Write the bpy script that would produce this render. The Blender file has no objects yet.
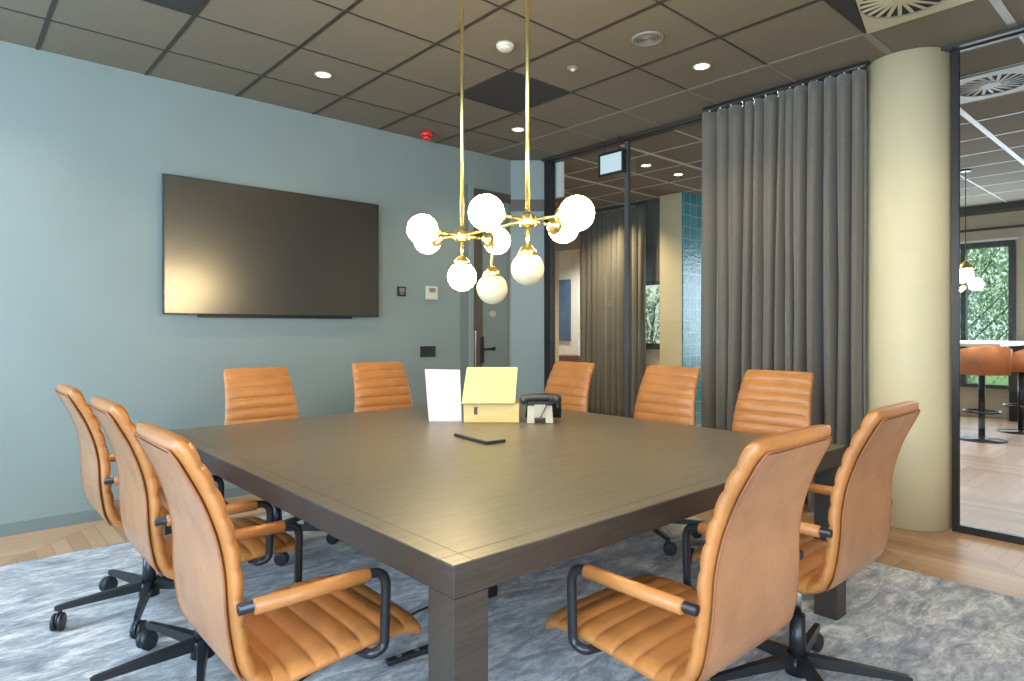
import bpy, math, random
from mathutils import Vector, Matrix
PI = math.pi
C = bpy.context.scene.collection
sc = bpy.context.scene
R = math.radians
random.seed(7)

# ---------------------------------------------------------------- camera, world, lights, exposure
cam_d = bpy.data.cameras.new('camera'); cam = bpy.data.objects.new('camera', cam_d); C.objects.link(cam)
cam.location = (0, 0, 1.25); cam.rotation_euler = (R(90), 0, -0.7309)
cam_d.sensor_width = 36; cam_d.lens = 641 / 1024 * 36; cam_d.shift_y = -11.8 / 1024; cam_d.clip_start = 0.05
sc.camera = cam
sc.view_settings.view_transform = 'Standard'; sc.view_settings.look = 'None'
sc.view_settings.gamma = 1; sc.view_settings.use_curve_mapping = False
sc.view_settings.exposure = 0.0
world = bpy.data.worlds.new('world'); sc.world = world; world.use_nodes = True
wn = world.node_tree.nodes; wl = world.node_tree.links
bg = wn['Background']
sky = wn.new('ShaderNodeTexSky'); sky.sky_type = 'HOSEK_WILKIE'; sky.turbidity = 6; sky.sun_direction = (-0.5, -0.6, 0.6)
mixw = wn.new('ShaderNodeMix'); mixw.data_type = 'RGBA'; mixw.inputs[0].default_value = 0.8
wl.new(sky.outputs[0], mixw.inputs[6]); mixw.inputs[7].default_value = (0.80, 0.92, 1.0, 1)
wl.new(mixw.outputs[2], bg.inputs[0]); bg.inputs[1].default_value = 2.2

def area(name, loc, rot, sx, sy, power, col):
    l = bpy.data.lights.new(name, 'AREA'); l.shape = 'RECTANGLE'; l.size = sx; l.size_y = sy
    l.energy = power; l.color = col
    o = bpy.data.objects.new(name, l); C.objects.link(o); o.location = loc; o.rotation_euler = rot
    return o
COOL = (0.50, 0.74, 1.0)
WARM = (1.0, 0.80, 0.52)
# daylight coming in through the windows of the left and rear walls and the far lounge window
area('window_daylight_left', (-1.75, -0.15, 1.6), (0, R(-90), 0), 2.1, 2.8, 225, COOL)
area('window_daylight_left_far', (-1.75, 3.65, 1.6), (0, R(-90), 0), 2.1, 1.5, 150, COOL)
area('window_daylight_rear', (0.0, -1.75, 1.6), (R(90), 0, 0), 2.9, 2.1, 100, (0.86, 0.93, 1.0))
area('lounge_window_daylight', (10.95, 2.4, 1.6), (0, R(90), 0), 2.0, 2.6, 150, (0.72, 0.84, 1.0))
sun = bpy.data.lights.new('sun', 'SUN'); sun.energy = 5; sun.color = (1.0, 0.97, 0.9); sun.angle = R(2)
so = bpy.data.objects.new('sun', sun); C.objects.link(so); so.rotation_euler = Vector((0.18, 0.40, -0.9)).to_track_quat('-Z', 'Y').to_euler()

# ---------------------------------------------------------------- node helpers
class NT:
    def __init__(s, name):
        s.m = bpy.data.materials.new(name); s.m.use_nodes = True
        s.n = s.m.node_tree.nodes; s.l = s.m.node_tree.links
        s.b = s.n['Principled BSDF']; s.out = s.n['Material Output']
    def N(s, t, **k):
        x = s.n.new(t)
        for a, v in k.items(): setattr(x, a, v)
        return x
    def L(s, a, b): s.l.new(a, b)
    def math(s, op, a, b=None, c=None):
        x = s.N('ShaderNodeMath', operation=op)
        for i, v in enumerate((a, b, c)):
            if v is None: continue
            if isinstance(v, (int, float)): x.inputs[i].default_value = v
            else: s.L(v, x.inputs[i])
        return x.outputs[0]
    def coord(s, kind='Object', scale=(1, 1, 1), rot=(0, 0, 0)):
        t = s.N('ShaderNodeTexCoord'); m = s.N('ShaderNodeMapping')
        m.inputs['Scale'].default_value = scale; m.inputs['Rotation'].default_value = rot
        s.L(t.outputs[kind], m.inputs[0]); return m.outputs[0]
    def noise(s, vec, scale, detail=4, rough=0.55, dist=0):
        x = s.N('ShaderNodeTexNoise'); x.inputs['Scale'].default_value = scale; x.inputs['Detail'].default_value = detail
        x.inputs['Roughness'].default_value = rough; x.inputs['Distortion'].default_value = dist
        s.L(vec, x.inputs['Vector']); return x.outputs['Fac']
    def ramp(s, fac, stops):
        x = s.N('ShaderNodeValToRGB'); e = x.color_ramp.elements
        while len(e) < len(stops): e.new(0.5)
        for i, (p, c) in enumerate(stops): e[i].position = p; e[i].color = (*c, 1)
        s.L(fac, x.inputs[0]); return x.outputs[0]
    def bump(s, h, strength, dist=0.01):
        x = s.N('ShaderNodeBump'); x.inputs['Strength'].default_value = strength; x.inputs['Distance'].default_value = dist
        s.L(h, x.inputs['Height']); s.L(x.outputs[0], s.b.inputs['Normal'])
    def set(s, **k):
        for a, v in k.items():
            i = s.b.inputs[a.replace('_', ' ')]
            if isinstance(v, tuple): v = (*v, 1) if len(v) == 3 else v
            i.default_value = v
        return s

def plain(name, col, rough=0.5, metal=0.0, var=0.06, nscale=8, bump=0.0, bscale=60, spec=0.5):
    t = NT(name); t.set(Roughness=rough, Metallic=metal, Specular_IOR_Level=spec)
    v = t.coord()
    n = t.noise(v, nscale)
    a = tuple(c * (1 - var) for c in col); b = tuple(min(1, c * (1 + var)) for c in col)
    t.L(t.ramp(n, [(0.3, a), (0.7, b)]), t.b.inputs['Base Color'])
    if bump: t.bump(t.noise(v, bscale, 5), bump, 0.004)
    return t.m
def emis(name, col, strength):
    t = NT(name); t.set(Base_Color=col, Roughness=0.3, Emission_Color=col, Emission_Strength=strength); return t.m

M = {}
M['paint'] = plain('blue_grey_paint', (0.220, 0.270, 0.252), 0.55, var=0.03, nscale=2, bump=0.05, bscale=300)
M['paint_door'] = plain('door_paint', (0.20, 0.25, 0.23), 0.35, var=0.03, nscale=2)
M['paint_trim'] = plain('trim_paint', (0.155, 0.195, 0.19), 0.4, var=0.03)
M['lintel'] = plain('brown_lintel', (0.085, 0.07, 0.05), 0.4, var=0.1)
M['white_wall'] = plain('white_paint', (0.75, 0.73, 0.68), 0.6, var=0.03)
M['cream_wall'] = plain('beige_paint', (0.60, 0.50, 0.36), 0.6, var=0.04)
M['pillar'] = plain('pillar_plaster', (0.68, 0.575, 0.35), 0.6, var=0.03, nscale=5, bump=0.12, bscale=150)
M['black_metal'] = plain('black_powder_coat', (0.012, 0.013, 0.016), 0.32, var=0.1)
M['black_frame'] = plain('black_frame', (0.016, 0.013, 0.012), 0.4, var=0.1)
M['black_plastic'] = plain('black_plastic', (0.02, 0.022, 0.025), 0.4, var=0.1)
M['chrome'] = plain('brushed_chrome', (0.8, 0.8, 0.8), 0.2, 1.0, var=0.03)
M['brass'] = plain('satin_brass', (0.90, 0.74, 0.30), 0.28, 1.0, var=0.04, nscale=20)
M['screen'] = plain('satin_screen', (0.012, 0.010, 0.006), 0.26, var=0.05, spec=1.0)
M['screen'].node_tree.nodes['Principled BSDF'].inputs['IOR'].default_value = 1.9
M['white_plastic'] = plain('white_plastic', (0.62, 0.58, 0.46), 0.4, var=0.02)
M['cream_plastic'] = plain('cream_metal', (0.46, 0.42, 0.28), 0.5, var=0.03)
M['red_plastic'] = plain('red_plastic', (0.65, 0.03, 0.02), 0.3, var=0.1)
M['grid_dark'] = plain('dark_ceiling_bar', (0.035, 0.03, 0.024), 0.45, var=0.1)
M['grid_lit'] = plain('lit_ceiling_bar', (0.20, 0.185, 0.155), 0.45, var=0.05)  # paler copy of the dark bars, glow near the glass painted into the colour
M['grid_light'] = plain('pale_ceiling_bar', (0.50, 0.49, 0.48), 0.45, var=0.05)
M['dark_tile'] = plain('charcoal_ceiling_tile', (0.028, 0.026, 0.024), 0.9, var=0.1, nscale=60)
M['grey_plastic'] = plain('grey_plastic', (0.22, 0.20, 0.17), 0.5)
M['blue_art'] = plain('blue_canvas', (0.05, 0.10, 0.20), 0.7, var=0.2, nscale=3)
M['brown_leather'] = plain('brown_seat', (0.20, 0.09, 0.05), 0.5)
M['paper'] = plain('white_acrylic', (0.44, 0.45, 0.49), 0.35, var=0.01)
M['lid'] = plain('pale_yellow_card', (0.50, 0.52, 0.19), 0.5, var=0.04, nscale=20)
M['pale_top'] = plain('pale_counter', (0.65, 0.65, 0.60), 0.3, var=0.05)
M['stand_grey'] = plain('grey_beige_plastic', (0.36, 0.33, 0.26), 0.5, var=0.04)
M['steel_grey'] = plain('grey_glass_edge', (0.08, 0.08, 0.08), 0.3)
M['bark'] = plain('bark', (0.12, 0.09, 0.06), 0.9, var=0.4, nscale=20)
M['grass'] = plain('lawn', (0.10, 0.20, 0.05), 0.9, var=0.4, nscale=5)
M['lamp'] = emis('downlight_glow', (1.0, 0.93, 0.80), 14)
M['globe'] = emis('lit_opal_glass', (1.0, 0.76, 0.40), 58)
M['globe_soft'] = emis('dim_opal_glass', (0.50, 0.45, 0.30), 0.35)
M['sign'] = emis('lit_sign_panel', (0.52, 0.62, 0.62), 0.30)

def m_ceiling():
    t = NT('ceiling_tiles'); v = t.coord(); t.set(Roughness=0.9)
    n = t.noise(v, 250, 3); w = t.noise(v, 0.8, 2)
    t.L(t.ramp(n, [(0.3, (0.135, 0.113, 0.078)), (0.7, (0.195, 0.165, 0.115))]), t.b.inputs['Base Color'])
    t.bump(n, 0.3, 0.003); return t.m
M['ceiling'] = m_ceiling()
def m_floor():
    t = NT('oak_herringbone'); v = t.coord(rot=(0, 0, R(45))); sp = t.N('ShaderNodeSeparateXYZ'); t.L(v, sp.inputs[0])
    W = 0.48; pw = 0.085
    xs = t.math('DIVIDE', sp.outputs[0], W); col = t.math('FLOOR', xs)
    tri = t.math('MULTIPLY', t.math('PINGPONG', sp.outputs[0], W), 1.0)
    u = t.math('DIVIDE', t.math('ADD', sp.outputs[1], tri), pw * 1.4)
    row = t.math('FLOOR', u)
    cb = t.N('ShaderNodeCombineXYZ'); t.L(col, cb.inputs[0]); t.L(row, cb.inputs[1])
    wn_ = t.N('ShaderNodeTexWhiteNoise'); t.L(cb.outputs[0], wn_.inputs['Vector'])
    g = t.noise(v, 3, 4, 0.6, 1.0); gg = t.noise(t.coord(scale=(30, 4, 1)), 3, 4)
    f = t.math('ADD', t.math('MULTIPLY', wn_.outputs['Value'], 0.5), t.math('ADD', t.math('MULTIPLY', g, 0.3), t.math('MULTIPLY', gg, 0.2)))
    c = t.ramp(f, [(0.15, (0.30, 0.165, 0.09)), (0.5, (0.42, 0.25, 0.14)), (0.85, (0.54, 0.35, 0.21))])
    fu = t.math('FRACT', u); fx = t.math('FRACT', xs)
    e = t.math('MINIMUM', t.math('MULTIPLY', t.math('PINGPONG', fu, 0.5), 1.0), t.math('MULTIPLY', t.math('PINGPONG', fx, 0.5), 4.0))
    k = t.math('LESS_THAN', e, 0.018)
    mx = t.N('ShaderNodeMix', data_type='RGBA'); t.L(k, mx.inputs[0]); t.L(c, mx.inputs[6]); mx.inputs[7].default_value = (0.22, 0.13, 0.07, 1)
    t.L(mx.outputs[2], t.b.inputs['Base Color']); t.set(Roughness=0.46); return t.m
M['floor'] = m_floor()
def m_rug():
    t = NT('velour_rug'); v = t.coord()
    v2 = t.coord(scale=(1.0, 2.6, 1), rot=(0, 0, R(25)))
    a = t.noise(v2, 3.0, 7, 0.68, 1.2); b = t.noise(v2, 14, 6, 0.75, 0.8); f = t.noise(v, 260, 3, 0.8)
    s = t.math('ADD', t.math('MULTIPLY', a, 0.5), t.math('ADD', t.math('MULTIPLY', b, 0.35), t.math('MULTIPLY', f, 0.15)))
    t.L(t.ramp(s, [(0.40, (0.13, 0.138, 0.16)), (0.49, (0.34, 0.345, 0.36)), (0.585, (0.76, 0.72, 0.67))]), t.b.inputs['Base Color'])
    t.set(Roughness=1.0, Sheen_Weight=0.4, Specular_IOR_Level=0.1); t.bump(t.math('ADD', f, b), 0.5, 0.012); return t.m
M['rug'] = m_rug()
def m_leather(name, c, r=0.31):
    t = NT(name); v = t.coord(); a = t.noise(v, 5, 5, 0.6, 0.4); g = t.noise(v, 420, 3); w = t.noise(v, 22, 4, 0.6, 1.5)
    lo = tuple(x * 0.76 for x in c); hi = tuple(x * 1.18 for x in c)
    t.L(t.ramp(a, [(0.3, lo), (0.7, hi)]), t.b.inputs['Base Color'])
    t.set(Roughness=r, Specular_IOR_Level=0.5)
    t.bump(t.math('ADD', t.math('MULTIPLY', g, 0.35), w), 0.30, 0.007); return t.m
M['leather'] = m_leather('tan_leather', (0.43, 0.170, 0.046))
M['leather_back'] = m_leather('tan_leather_panel', (0.385, 0.172, 0.074), 0.27)
M['piping'] = m_leather('leather_piping', (0.26, 0.09, 0.03), 0.5)
M['orange_leather'] = m_leather('orange_leather', (0.70, 0.28, 0.14), 0.4)
def m_wood(name, c1, c2, rough, ax=(1.5, 30, 30), spec=0.5):
    t = NT(name); v = t.coord(scale=ax); a = t.noise(v, 3, 6, 0.65, 0.6); b = t.noise(v, 14, 4, 0.7)
    s = t.math('ADD', t.math('MULTIPLY', a, 0.6), t.math('MULTIPLY', b, 0.4))
    t.L(t.ramp(s, [(0.38, c1), (0.62, c2)]), t.b.inputs['Base Color']); t.set(Roughness=rough, Specular_IOR_Level=spec)
    t.bump(s, 0.15, 0.003); return t.m
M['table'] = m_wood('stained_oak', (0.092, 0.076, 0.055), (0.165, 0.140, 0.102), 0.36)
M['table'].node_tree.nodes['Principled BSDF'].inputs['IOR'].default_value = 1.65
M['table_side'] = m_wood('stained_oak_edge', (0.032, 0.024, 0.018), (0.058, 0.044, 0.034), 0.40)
M['wood_box'] = m_wood('pine', (0.55, 0.36, 0.12), (0.68, 0.48, 0.20), 0.5)
def m_fabric(name, c):
    t = NT(name); v = t.coord(scale=(60, 60, 400)); n = t.noise(v, 1.0, 3); w = t.noise(t.coord(), 3, 3)
    t.L(t.ramp(n, [(0.3, tuple(x * .8 for x in c)), (0.7, tuple(x * 1.2 for x in c))]), t.b.inputs['Base Color'])
    t.set(Roughness=0.75, Sheen_Weight=0.3); t.bump(n, 0.3, 0.003); return t.m
M['curtain'] = m_fabric('charcoal_curtain', (0.135, 0.117, 0.088))
def m_tiles():
    t = NT('teal_glazed_tiles'); v = t.coord(rot=(R(90), 0, 0)); b = t.N('ShaderNodeTexBrick'); t.L(v, b.inputs['Vector'])
    b.offset = 0.0; b.inputs['Scale'].default_value = 1; b.inputs['Brick Width'].default_value = 0.15; b.inputs['Row Height'].default_value = 0.15
    b.inputs['Mortar Size'].default_value = 0.004
    b.inputs['Color1'].default_value = (0.0, 0.12, 0.17, 1); b.inputs['Color2'].default_value = (0.01, 0.26, 0.32, 1); b.inputs['Mortar'].default_value = (0.3, 0.42, 0.42, 1)
    t.L(b.outputs[0], t.b.inputs['Base Color']); t.set(Roughness=0.14); t.bump(t.noise(t.coord(), 25, 3), 0.5, 0.01); return t.m
M['teal'] = m_tiles()
def m_glass(name, tint=(0.93, 0.96, 0.95), refl=1.0):
    t = NT(name); tr = t.N('ShaderNodeBsdfTransparent'); tr.inputs[0].default_value = (*tint, 1)
    gl = t.N('ShaderNodeBsdfGlossy'); gl.inputs['Roughness'].default_value = 0.0; gl.inputs[0].default_value = (1, 1, 1, 1)
    ge = t.N('ShaderNodeNewGeometry'); vm = t.N('ShaderNodeVectorMath', operation='DOT_PRODUCT'); t.L(ge.outputs['Incoming'], vm.inputs[0]); t.L(ge.outputs['Normal'], vm.inputs[1])
    fr = t.math('ADD', 0.04, t.math('MULTIPLY', t.math('POWER', t.math('SUBTRACT', 1.0, t.math('ABSOLUTE', vm.outputs['Value'])), 5.0), 0.96))
    mx = t.N('ShaderNodeMixShader'); t.L(t.math('MULTIPLY', fr, refl), mx.inputs[0]); t.L(tr.outputs[0], mx.inputs[1]); t.L(gl.outputs[0], mx.inputs[2])
    t.L(mx.outputs[0], t.out.inputs[0]); t.n.remove(t.b); return t.m
M['glass'] = m_glass('clear_glass')
def m_leaf():
    t = NT('leaves'); i = t.N('ShaderNodeNewGeometry')
    t.L(t.ramp(i.outputs['Random Per Island'], [(0.0, (0.08, 0.20, 0.06)), (0.5, (0.28, 0.46, 0.20)), (1.0, (0.70, 0.80, 0.66))]), t.b.inputs['Base Color'])
    t.set(Roughness=0.4); return t.m
M['leaf'] = m_leaf()

# ---------------------------------------------------------------- mesh helpers
class MB:
    def __init__(s): s.v = []; s.f = []; s.sm = []
    def add(s, vs, fs, smooth=False):
        o = len(s.v); s.v += [tuple(p) for p in vs]; s.f += [tuple(i + o for i in f) for f in fs]; s.sm += [smooth] * len(fs); return s
    def box(s, x0, x1, y0, y1, z0, z1, mat=None, b=0.0):
        if b: return s.bevbox(x0, x1, y0, y1, z0, z1, b, mat)
        vs = [Vector((x, y, z)) for z in (z0, z1) for y in (y0, y1) for x in (x0, x1)]
        if mat: vs = [mat @ p for p in vs]
        return s.add(vs, [(0, 2, 3, 1), (4, 5, 7, 6), (0, 1, 5, 4), (2, 6, 7, 3), (0, 4, 6, 2), (1, 3, 7, 5)])
    def bevbox(s, x0, x1, y0, y1, z0, z1, b, mat=None):
        import bmesh
        bm = bmesh.new(); bmesh.ops.create_cube(bm, size=1)
        for q in bm.verts: q.co = Vector(((x0 + x1) / 2 + q.co.x * (x1 - x0), (y0 + y1) / 2 + q.co.y * (y1 - y0), (z0 + z1) / 2 + q.co.z * (z1 - z0)))
        bmesh.ops.bevel(bm, geom=bm.edges[:], offset=b, segments=2, profile=0.6, affect='EDGES')
        bm.verts.index_update(); vs = [q.co.copy() for q in bm.verts]; fs = [tuple(q.index for q in f.verts) for f in bm.faces]; bm.free()
        if mat: vs = [mat @ p for p in vs]
        return s.add(vs, fs)
    def lathe(s, prof, n=24, mat=None, cap=True):
        vs = [Vector((r * math.cos(2 * PI * k / n), r * math.sin(2 * PI * k / n), z)) for r, z in prof for k in range(n)]
        if mat: vs = [mat @ p for p in vs]
        fs = [(i * n + k, i * n + (k + 1) % n, (i + 1) * n + (k + 1) % n, (i + 1) * n + k) for i in range(len(prof) - 1) for k in range(n)]
        s.add(vs, fs, True)
        if cap:
            o = len(s.v) - len(vs)
            s.f += [tuple(o + k for k in reversed(range(n))), tuple(o + (len(prof) - 1) * n + k for k in range(n))]; s.sm += [False, False]
        return s
    def cyl(s, p, q, r, r2=None, n=16):
        p = Vector(p); q = Vector(q); d = q - p; m = Matrix.Translation(p) @ d.to_track_quat('Z', 'Y').to_matrix().to_4x4()
        return s.lathe([(r, 0), (r if r2 is None else r2, d.length)], n, m)
    def ball(s, c, r, n=20, sz=1.0):
        return s.lathe([(max(1e-4, r * math.sin(PI * k / n)), -r * sz * math.cos(PI * k / n)) for k in range(n + 1)], 2 * n, Matrix.Translation(Vector(c)))
    def tube(s, pts, r, n=10):
        pts = [Vector(p) for p in pts]; rings = []; up = None
        for i, p in enumerate(pts):
            t = (pts[min(i + 1, len(pts) - 1)] - pts[max(i - 1, 0)]).normalized()
            if up is None: up = t.orthogonal().normalized()
            up = (up - t * up.dot(t)).normalized(); b = t.cross(up)
            rr = r[i] if isinstance(r, (list, tuple)) else r
            rings.append([p + (up * math.cos(2 * PI * k / n) + b * math.sin(2 * PI * k / n)) * rr for k in range(n)])
        vs = [q for g in rings for q in g]; m = len(rings)
        fs = [(i * n + k, i * n + (k + 1) % n, (i + 1) * n + (k + 1) % n, (i + 1) * n + k) for i in range(m - 1) for k in range(n)]
        fs += [tuple(reversed(range(n))), tuple((m - 1) * n + k for k in range(n))]
        return s.add(vs, fs, True)
    def build(s, name, mat, parent=None, loc=None, rotz=0):
        me = bpy.data.meshes.new(name); me.from_pydata(s.v, [], s.f); me.validate()
        if len(me.polygons) == len(s.sm): me.polygons.foreach_set('use_smooth', s.sm)
        me.materials.append(M[mat] if isinstance(mat, str) else mat); me.update()
        o = bpy.data.objects.new(name, me); C.objects.link(o); o.parent = parent
        if loc is not None: o.location = loc
        o.rotation_euler.z = rotz
        return o

def smooth_path(pts, n=8):
    pts = [Vector(p) for p in pts]; out = []
    for i in range(len(pts) - 1):
        p0 = pts[max(i - 1, 0)]; p1 = pts[i]; p2 = pts[i + 1]; p3 = pts[min(i + 2, len(pts) - 1)]
        for k in range(n):
            t = k / n
            out.append(0.5 * ((2 * p1) + (p2 - p0) * t + (2 * p0 - 5 * p1 + 4 * p2 - p3) * t * t + (3 * p1 - p0 - 3 * p2 + p3) * t ** 3))
    return out + [pts[-1]]
def round_path(pts, r, n=6):
    pts = [Vector(p) for p in pts]; out = [pts[0]]
    for i in range(1, len(pts) - 1):
        a = (pts[i - 1] - pts[i]); b = (pts[i + 1] - pts[i]); q = min(r, a.length * .49, b.length * .49)
        A = pts[i] + a.normalized() * q; B = pts[i] + b.normalized() * q
        for k in range(n + 1):
            t = k / n; out.append(A * (1 - t) ** 2 + pts[i] * 2 * t * (1 - t) + B * t * t)
    return out + [pts[-1]]

def tag(o, label, cat, group=None, kind=None):
    o['label'] = label; o['category'] = cat
    if group: o['group'] = group
    if kind: o['kind'] = kind
    return o
def thing(name, label, cat, loc=(0, 0, 0), rotz=0, group=None):
    o = bpy.data.objects.new(name, None); C.objects.link(o); o.empty_display_size = 0.1
    o.location = loc; o.rotation_euler.z = rotz
    return tag(o, label, cat, group)
def struct(name, mb, mat, label=None):
    o = mb.build(name, mat); o['kind'] = 'structure'
    if label: o['label'] = label
    return o
KIDS = {}
def copy_tree(o, parent=None):
    c = o.copy(); C.objects.link(c); c.parent = parent
    for ch in [x for x in bpy.data.objects if x.parent == o]: copy_tree(ch, c)
    return c

# ---------------------------------------------------------------- room shell
H = 2.985
TV_Y = 4.93; GX = 4.68
struct('floor', MB().box(-2.0, 7.4, -2.0, 9.6, -0.06, 0).box(7.4, 11.4, -2.0, 4.72, -0.06, 0).box(7.4, 9.2, 6.48, 9.6, -0.06, 0), 'floor')
struct('ceiling', MB().box(-2.0, 7.4, -2.0, 9.6, H, H + 0.08).box(7.4, 11.4, -2.0, 4.72, H, H + 0.08).box(7.4, 9.2, 6.48, 9.6, H, H + 0.08), 'ceiling')
w = MB().box(-2.0, 3.907, TV_Y, TV_Y + 0.14, 0, H).box(3.907, 4.40, TV_Y, TV_Y + 0.14, 2.63, H)
struct('wall_rear', w, 'paint')
ch = MB(); a = Vector((4.40, TV_Y, 0)); b = Vector((4.67, 4.69, 0)); n = Vector((0.66, 0.75, 0)) * 0.08
def slab(mb, p, q, nn, z0, z1):
    vs = [p, q, q + nn, p + nn]; vs = [Vector((v.x, v.y, z)) for z in (z0, z1) for v in vs]
    return mb.add(vs, [(0, 3, 2, 1), (4, 5, 6, 7), (0, 1, 5, 4), (1, 2, 6, 5), (2, 3, 7, 6), (3, 0, 4, 7)])
struct('wall_corner', slab(ch, a, b, n, 0, H), 'paint')
t_ = MB(); slab(t_, a - n * 0.12, b - n * 0.12, n * 0.12, 2.46, 2.58)
struct('trim_1', t_, 'lintel')
struct('baseboard_rear', MB().box(-1.9, 3.72, TV_Y - 0.015, TV_Y, 0, 0.07), 'paint_trim')
door = MB().box(4.02, 4.40, TV_Y + 0.02, TV_Y + 0.06, 0.005, 2.56).box(4.05, 4.37, TV_Y + 0.014, TV_Y + 0.02, 0.12, 2.46)
dr = struct('door_1', door, 'paint_door')
MB().box(3.907, 4.02, TV_Y - 0.005, TV_Y + 0.07, 0, 2.63).box(4.02, 4.40, TV_Y - 0.005, TV_Y + 0.07, 2.54, 2.63).build('door_frame', 'lintel', dr)
MB().box(3.845, 3.905, TV_Y - 0.018, TV_Y, 0, 2.65, b=0.004).build('architrave_and_shade', 'paint', dr)
MB().box(3.747, 3.843, TV_Y - 0.006, TV_Y + .001, 0, 2.65).build('architrave_and_shade', 'paint_trim', dr)  # thin darker strip, painted shade of the groove left of the door
hd = MB().box(3.995, 4.035, TV_Y - 0.015, TV_Y - 0.006, 0.91, 1.17).cyl((4.015, TV_Y - 0.012, 1.05), (4.015, TV_Y - 0.06, 1.05), 0.012).tube([(4.015, TV_Y - 0.06, 1.05), (4.09, TV_Y - 0.062, 1.05), (4.13, TV_Y - 0.06, 1.05)], [0.013, 0.012, 0.022])
hd.build('door_handle', 'black_metal', dr)
MB().box(3.925, 3.937, TV_Y - 0.012, TV_Y - 0.004, 0.88, 1.23).build('strike_plate', 'chrome', dr)
MB().lathe([(0.045, 0), (0.045, 0.004)], 24, Matrix.Translation((4.17, TV_Y + 0.014, 1.40)) @ Matrix.Rotation(R(90), 4, 'X') @ Matrix.Diagonal((1, 0.7, 1, 1))).build('door_sign', 'cream_plastic', dr)

# left and rear walls (behind the camera's view) with windows that let the daylight in
LW = ((-1.55, 1.25), (2.9, 4.4))
wl_ = MB().box(-2.0, -1.86, -2.0, TV_Y, 0, 0.45).box(-2.0, -1.86, -2.0, TV_Y, 2.75, H).box(-2.0, -1.86, -2.0, -1.55, 0.45, 2.75).box(-2.0, -1.86, 1.25, 2.9, 0.45, 2.75).box(-2.0, -1.86, 4.4, TV_Y, 0.45, 2.75)
struct('wall_left', wl_, 'paint')
for nm, (q0, q1) in zip(('window_1', 'window_7'), LW):
    wf = MB()
    for y in (q0, (q0 + q1) / 2 - .025, q1 - .05): wf.box(-1.95, -1.89, y, y + 0.05, 0.50, 2.70)
    wf.box(-1.95, -1.89, q0, q1, 0.45, 0.50).box(-1.95, -1.89, q0, q1, 2.70, 2.75)
    struct(nm, wf, 'black_frame')
wb = MB().box(-1.86, 11.2, -2.0, -1.86, 0, 0.45).box(-1.86, 11.2, -2.0, -1.86, 2.75, H).box(-1.86, -1.5, -2.0, -1.86, 0.45, 2.75).box(1.5, 11.2, -2.0, -1.86, 0.45, 2.75)
struct('wall_front', wb, 'cream_wall')
wf = MB()
for x in (-1.5, -0.02, 1.45): wf.box(x, x + 0.05, -1.95, -1.89, 0.50, 2.70)
wf.box(-1.5, 1.5, -1.95, -1.89, 0.45, 0.5).box(-1.5, 1.5, -1.95, -1.89, 2.7, 2.75)
struct('window_2', wf, 'black_frame')

# glass partition
gp = MB().box(GX, GX + 0.012, 3.67, 4.60, 0.05, 2.955)
g1 = struct('window_3', gp, 'glass', 'clear glass pane beside the dark corner post')
MB().box(GX - 0.03, GX + 0.04, 4.60, 4.69, 0, H).build('frame_post', 'black_frame', g1)
g2 = struct('window_4', MB().box(GX, GX + 0.012, 1.62, 3.63, 0.05, 2.955), 'glass', 'clear glass pane partly covered by the curtain')
MB().box(GX - 0.012, GX + 0.024, 3.63, 3.67, 0.05, 2.955).build('joint_profile', 'steel_grey', g2)
rl = MB().box(GX - 0.03, GX + 0.04, 1.6, 4.60, 2.955, H).box(GX - 0.03, GX + 0.04, 1.6, 4.60, 0, 0.05)
struct('trim_2', rl, 'black_frame')
g3 = struct('door_2', MB().box(GX, GX + 0.012, -0.3, 1.10, 0.045, 2.955), 'glass', 'tall clear glass panel right of the round pillar')
MB().box(GX - 0.012, GX + 0.022, 1.10, 1.135, 0, H).box(GX - 0.012, GX + 0.022, -0.3, 1.10, 0, 0.045).box(GX - 0.012, GX + 0.022, -0.3, 1.10, 2.955, H).box(GX - 0.012, GX + 0.022, -0.36, -0.3, 0, H).build('frame', 'black_frame', g3)
struct('wall_right', MB().box(GX, GX + 0.1, -1.86, -0.36, 0, H), 'paint')
struct('trim_3', MB().box(4.60, 4.64, -1.8, 4.68, 2.962, H), 'grid_dark')

# round pillar
pp = [(0.239, 0.0), (0.239, 0.6), (0.239, 1.8), (0.239, 2.98)]
o = MB().lathe(pp, 64, Matrix.Translation((4.71, 1.389, 0.002))).build('pillar', 'pillar'); o['kind'] = 'structure'; o['label'] = 'round cream plastered pillar'

# ceiling grid (bars of the suspended ceiling)
GX0, GY0 = 2.261, 3.216
gd = MB(); gl = MB(); gm = MB()
k = -6
while GX0 + .6 * k < 11.2:
    x = GX0 + .6 * k
    if x > -1.9:
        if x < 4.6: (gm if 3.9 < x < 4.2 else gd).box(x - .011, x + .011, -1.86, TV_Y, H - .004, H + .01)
        else: gl.box(x - .009, x + .009, -1.86, 9.3 if x < 7.2 else 4.5, H - .004, H + .01)
    k += 1
k = -8
while GY0 + .6 * k < 9.3:
    y = GY0 + .6 * k
    if y > -1.86:
        gd.box(-1.86, 4.05, y - .006, y + .006, H - .0035, H + .01)
        wdt = .022 if k in (-3, -4) else .008
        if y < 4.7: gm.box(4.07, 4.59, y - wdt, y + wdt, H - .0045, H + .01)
        wdt = .022 if (k % 2) else .009
        gl.box(4.75, 11.1 if y < 4.5 else 7.2, y - wdt, y + wdt, H - .0045, H + .01)
    k += 1
struct('trim_4', gd, 'grid_dark'); struct('trim_5', gl, 'grid_light'); struct('trim_9', gm, 'grid_lit')
gg = 'charcoal tiles in the ceiling'
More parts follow.
